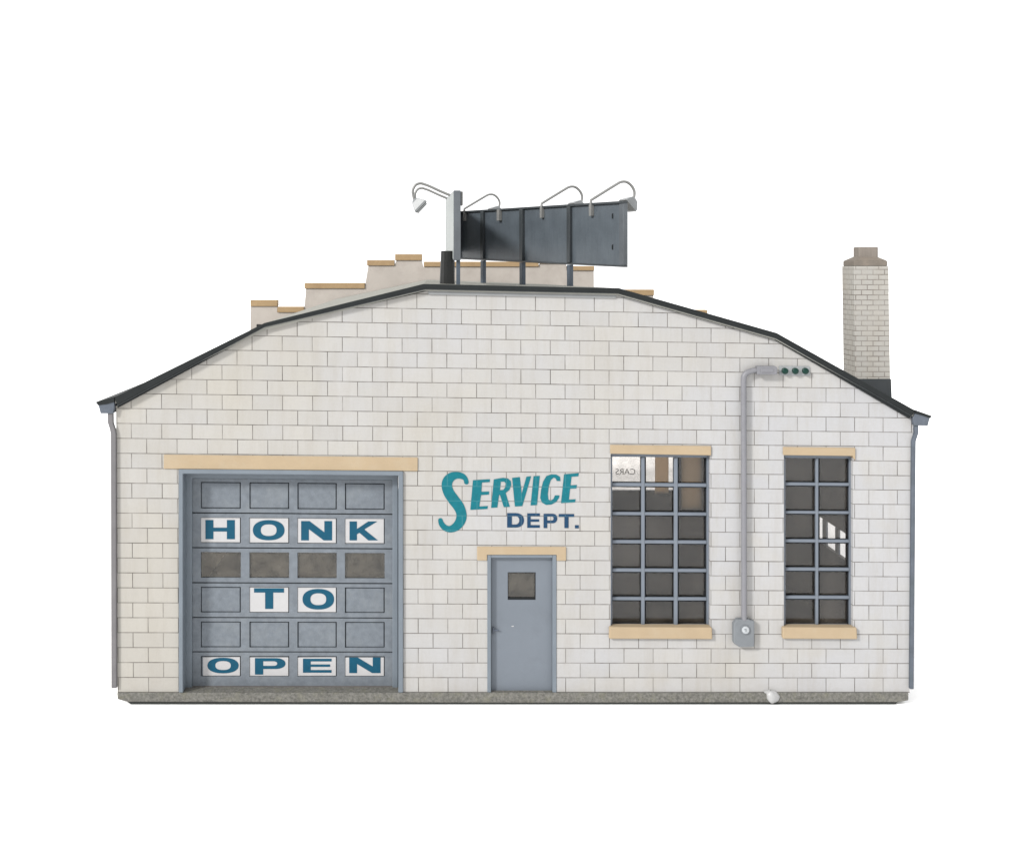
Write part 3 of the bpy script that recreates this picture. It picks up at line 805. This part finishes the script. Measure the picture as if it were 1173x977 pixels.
def lamp(parent, pl, t, ytop, sgn, prof, shade=True, label=None):
    """sgn*n is the direction the arm reaches; bracket sits on the other side"""
    def q(r, h):                       # r: reach away from back face, h: above board top
        x, z = pl.p(t, sgn*r); return (x, ytop-h, z)
    m = M()
    slab(m, pl, t-3.2, t+3.2, ytop+2, ytop+2, ytop+17, ytop+17, -sgn*.3, -sgn*4.6)
    P = [(-3.4, -8), (-3.4, -1)]+prof
    if not shade and prof == []: P = []
    if P: m.tube([q(r, h) for r, h in P], 1.9, 8)
    o = m.build('sign_lamp', mat_arm, parent, smooth=True)
    if label: tag(o, label)
    if shade:
        rx, hx = P[-1]
        # square tapering floodlight head aimed back at the board
        m = M()
        ax = Vector((-.72, -.69)); pe = Vector((-ax.y, ax.x))
        def rh(a, w_): return (rx+ax.x*a+pe.x*w_, hx+ax.y*a+pe.y*w_)
        rings = []
        for a, w_, wd in ((-2, 2.4, 2.4), (1, 5.6, 5.6), (10.5, 10.6, 10.2), (14, 11, 10.6)):
            ring = []
            for sw_, sd in ((-1, -1), (1, -1), (1, 1), (-1, 1)):
                r, h = rh(a, sw_*w_); x, z = pl.p(t+sd*wd, sgn*r); ring.append(m.vert(x, ytop-h, z))
            rings.append(ring)
        m.face(rings[0]);
        for k in range(len(rings)-1):
            for i in range(4):
                j = (i+1) % 4; m.face((rings[k][i], rings[k][j], rings[k+1][j], rings[k+1][i]), 0)
        ring = []
        for sw_, sd in ((-1, -1), (1, -1), (1, 1), (-1, 1)):
            r, h = rh(12.6, sw_*9.4); x, z = pl.p(t+sd*9, sgn*r); ring.append(m.vert(x, ytop-h, z))
        m.face(ring, 1)
        for i in range(4):
            j = (i+1) % 4; m.face((rings[-1][i], rings[-1][j], ring[j], ring[i]), 1)
        m.build('lamp_shade', [mat_shade, mat_shadein], o, bevel=.6)
    return o
def roofy(x, z):
    t = max(0, min(1, z/ZF))
    for i in range(len(rt)-1):
        if rt[i][0] <= x <= rt[i+1][0]:
            u = (x-rt[i][0])/(rt[i+1][0]-rt[i][0])
            return rt[i][1]+(rt[i+1][1]-rt[i][1])*u+t*(dys[i]+(dys[i+1]-dys[i])*u)
    return 330

# right board: runs diagonally away, plain back and ribs toward us
zr, zl_ = D*(1/.90-1), D*(1/.65-1)
nearp = (EX+(715.5-EX)/.90, zr); farp = (EX+(527.5-EX)/.65, zl_)
pl = Plane(farp, nearp, (-534, -195))       # n toward the camera side
Lb = pl.len
ytn, ybn = EY+(230.3-EY)/.90, EY+(305.4-EY)/.90
ytf, ybf = EY+(242-EY)/.65, EY+(296.4-EY)/.65
yt = lambda t: ytf+(ytn-ytf)*t/Lb
yb = lambda t: ybf+(ybn-ybf)*t/Lb
rb = empty('billboard', 'long dark grey rooftop billboard seen from its ribbed back, sloping away behind the roof edge', 'billboard')
m = M(); slab(m, pl, 0, Lb, yt(0)+1, yt(Lb)+1, yb(0)-1, yb(Lb)-1, -3, 0)
m.build('panel', mat_board, rb)
m = M(); slab(m, pl, 3, Lb-3, yt(0)+4, yt(Lb)+4, yb(0)-4, yb(Lb)-4, -3.6, -3.1); m.build('sign_face', mat_face, rb)
m = M()
slab(m, pl, -1, Lb+1, yt(0)-.5, yt(Lb)-.5, yt(0)+2.6, yt(Lb)+2.6, -4, 3)
slab(m, pl, -1, Lb+1, yb(0)-2.2, yb(Lb)-2.2, yb(0)+.4, yb(Lb)+.4, -4, 2.4)
slab(m, pl, -1, 3, yt(0)+2.6, yt(3)+2.6, yb(0)-2.2, yb(3)-2.2, -4, 2.4)
m.build('frame', mat_rib, rb, bevel=.3)
m = M(); slab(m, pl, Lb-10, Lb+1, yt(Lb)+2.7, yt(Lb)+2.7, yb(Lb)-2.3, yb(Lb)-2.3, -4, 2.2)
m.build('frame', mat_bedge, rb, bevel=.3)
def tscreen(pl, sx, n=0):
    lo, hi = -50.0, pl.len+80
    f = lambda t: EX+(pl.p(t, n)[0]-EX)*D/(D+pl.p(t, n)[1])-sx
    for _ in range(60):
        mid = (lo+hi)/2
        if f(lo)*f(mid) <= 0: hi = mid
        else: lo = mid
    return (lo+hi)/2
for sx, hw in ((551.8, 5.6), (596.6, 5.6), (650.9, 4.6)):
    t = tscreen(pl, sx, 4)
    m = M(); slab(m, pl, t-hw, t+hw, yt(t)+2.8, yt(t)+2.8, yb(t)-2.4, yb(t)-2.4, .2, 4.5, 0); m.build('rib', mat_rib, rb, bevel=.4)
    x_, z_ = pl.p(t, 0)
    m = M(); slab(m, pl, t-hw+.6, t+hw-.6, yb(t)+.6, yb(t)+.6, roofy(x_, z_)+1, roofy(x_, z_)+1, -2, 4.2, 0); m.build('post', mat_bpost, rb, bevel=.4)
# lamp profile (reach, height above board top) read from the nearest lamp
t3 = tscreen(pl, 677, 3); t2 = tscreen(pl, 620.5, 3); t0 = tscreen(pl, 532, 3); tb = tscreen(pl, 572, 3)
def rh_from(pl, t, sx, sy, ytop, sgn):
    lo, hi = -30.0, 140.0
    f = lambda r: EX+(pl.p(t, sgn*r)[0]-EX)*D/(D+pl.p(t, sgn*r)[1])-sx
    for _ in range(60):
        mid = (lo+hi)/2
        if f(lo)*f(mid) <= 0: hi = mid
        else: lo = mid
    r = (lo+hi)/2; z = pl.p(t, sgn*r)[1]
    return (r, ytop-(EY+(sy-EY)*(D+z)/D))
meas = [(677, 229), (692, 219.6), (705, 211.6), (711, 208.3), (717, 208), (722, 211), (725.6, 216), (726.8, 221), (725.8, 228)]
prof = [rh_from(pl, t3, x, y, yt(t3), -1) for x, y in meas]
prof = [tuple(p) for p in cr(prof, 3)]
print('prof', [(round(a, 1), round(b, 1)) for a, b in prof], 't', t0, tb, t2, t3, Lb)
lamp(rb, pl, t3, yt(t3), -1, prof, True)
lamp(rb, pl, t2, yt(t2), -1, prof, True)
lamp(rb, pl, t0, yt(t0), -1, prof, True)
m = M(); slab(m, pl, tb-4.4, tb+4.4, yt(tb)+1, yt(tb)+1, yt(tb)+19, yt(tb)+19, .3, 6)
tag(m.build('lamp_bracket', mat_arm, rb, bevel=.4), 'bare lamp bracket without an arm')
# two small slots near the right end
for sx, sy in ((702, 247.5), (702, 283)):
    t = tscreen(pl, sx); x_, z_ = pl.p(t); y_ = EY+(sy-EY)*(D+z_)/D
    m = M(); slab(m, pl, t-2.2, t+1.2, y_-3, y_-4, y_+2.5, y_+3.5, -.2, .35); m.build('slot', mat_groove, rb)

# left board: edge-on, its pale face toward the left
pl2 = Plane((518.6, D*(1/.65-1)), (520.6, D*(1/.955-1)), (1, 0))    # n toward its back (right)
L2 = pl2.len
yt2f, yt2n = EY+(228-EY)/.65, EY+(218.6-EY)/.955
yb2f, yb2n = EY+(288-EY)/.65, EY+(297.4-EY)/.955
yt2 = lambda t: yt2f+(yt2n-yt2f)*t/L2
yb2 = lambda t: yb2f+(yb2n-yb2f)*t/L2
lb = empty('billboard', 'rooftop billboard seen nearly edge on, pale face to the left with lamps arching over it', 'billboard')
m = M(); slab(m, pl2, 0, L2, yt2(0)+.5, yt2(L2)+.5, yb2(0)-.5, yb2(L2)-.5, .5, 3.5); m.build('panel', mat_rib, lb)
m = M(); slab(m, pl2, .5, L2-.5, yt2(0)+1, yt2(L2)+1, yb2(0)-1, yb2(L2)-1, 0, .45); m.build('sign_face', mat_face, lb)
m = M()
slab(m, pl2, L2-2, L2+3, yt2(L2)-.6, yt2(L2)-.6, yb2(L2)+.6, yb2(L2)+.6, .2, 8.6)
slab(m, pl2, -2, L2-2.1, yt2(0)-.6, yt2(L2)-.6, yt2(0)+1.8, yt2(L2)+1.8, .2, 8.4)
slab(m, pl2, -2, L2-2.1, yb2(0)-1.6, yb2(L2)-1.6, yb2(0)+.6, yb2(L2)+.6, .2, 8.4)
m.build('frame', mat_bedge, lb, bevel=.4)
for t in (60, 190, 330, L2-8):
    x_, z_ = pl2.p(t, 6)
    m = M(); slab(m, pl2, t-5, t+5, yt2(t)+2, yt2(t)+2, roofy(x_, z_)+1, roofy(x_, z_)+1, 3.6, 8.2, 0); m.build('post', mat_bpost, lb, bevel=.4)
profL = [(0, 3), (14, 12.5), (30, 20.5), (37, 23.6), (42, 24), (48.5, 21), (52.6, 15), (53.2, 8), (51.2, -2)]
tA, tB = (D*(1/.65-1)-293), 125.0
ml = []
for sx, sy in ((521, 226), (505, 219), (492, 213), (486.5, 211), (482, 209.8), (477, 211), (473.8, 215), (472.8, 220.5), (474.8, 229.5)):
    ml.append((EX+(sx-EX)/.81, EY+(sy-EY)/.81))
xr_, _z = pl2.p(tA)
profL = [(xr_-x+0, yt2(tA)-y) for x, y in ml]
profL = [tuple(p) for p in cr([(-5, profL[0][1]-3.5)]+profL, 3)]
lamp(lb, pl2, tA, yt2(tA), -1, profL, True)
lamp(lb, pl2, tB, yt2(tB), -1, profL, True)
m = M(); m.prism([(526.9, yt2(0)+12), (545, yt2(0)+12), (545, yb2(0)), (526.9, yb2(0))], D*(1/.65-1)-3, D*(1/.65-1)-.5, 0); m.build('apex_blocker', mat_rib, lb)  # added to close the apex gap and deepen the shade between boards
m = M(); slab(m, pl2, L2-16, L2-6, yt2(L2)-.5, yt2(L2)-.5, yt2(L2)+17, yt2(L2)+17, 8.8, 11.6)
tag(m.build('lamp_bracket', mat_arm, lb, bevel=1), 'bare lamp bracket at the near end')

# ------------------------------------------------------------------ camera, world, light
cam = bpy.data.cameras.new('camera'); co = bpy.data.objects.new('camera', cam); col.objects.link(co)
co.location = V3(EX, EY, -D); co.rotation_euler = (math.pi/2, 0, 0)
cam.sensor_fit = 'HORIZONTAL'; cam.sensor_width = 36
cam.lens = 36*D/1173.0
cam.shift_x = (586.5-EX)/1173.0; cam.shift_y = -(488.0-EY)/1173.0
cam.clip_start = .1; cam.clip_end = 1000
scene.camera = co

w = bpy.data.worlds.new('World'); scene.world = w; w.use_nodes = True
bg = w.node_tree.nodes['Background']; bg.inputs[0].default_value = (1, 1, 1, 1); bg.inputs[1].default_value = 1.5

sl = bpy.data.lights.new('key_light', 'SUN'); sl.energy = 4.4; sl.angle = math.radians(8); sl.color = (1, .985, .96)
so = bpy.data.objects.new('key_light', sl); col.objects.link(so)
d = Vector((1.0, .82, -.74))
so.rotation_euler = d.to_track_quat('-Z', 'Y').to_euler(); so.location = (-8, -8, 10)

scene.view_settings.view_transform = 'Standard'; scene.view_settings.look = 'None'
scene.view_settings.exposure = 0; scene.view_settings.gamma = 1
scene.render.engine = 'CYCLES'
scene.cycles.use_denoising = True
scene.cycles.max_bounces = 8; scene.cycles.transparent_max_bounces = 16
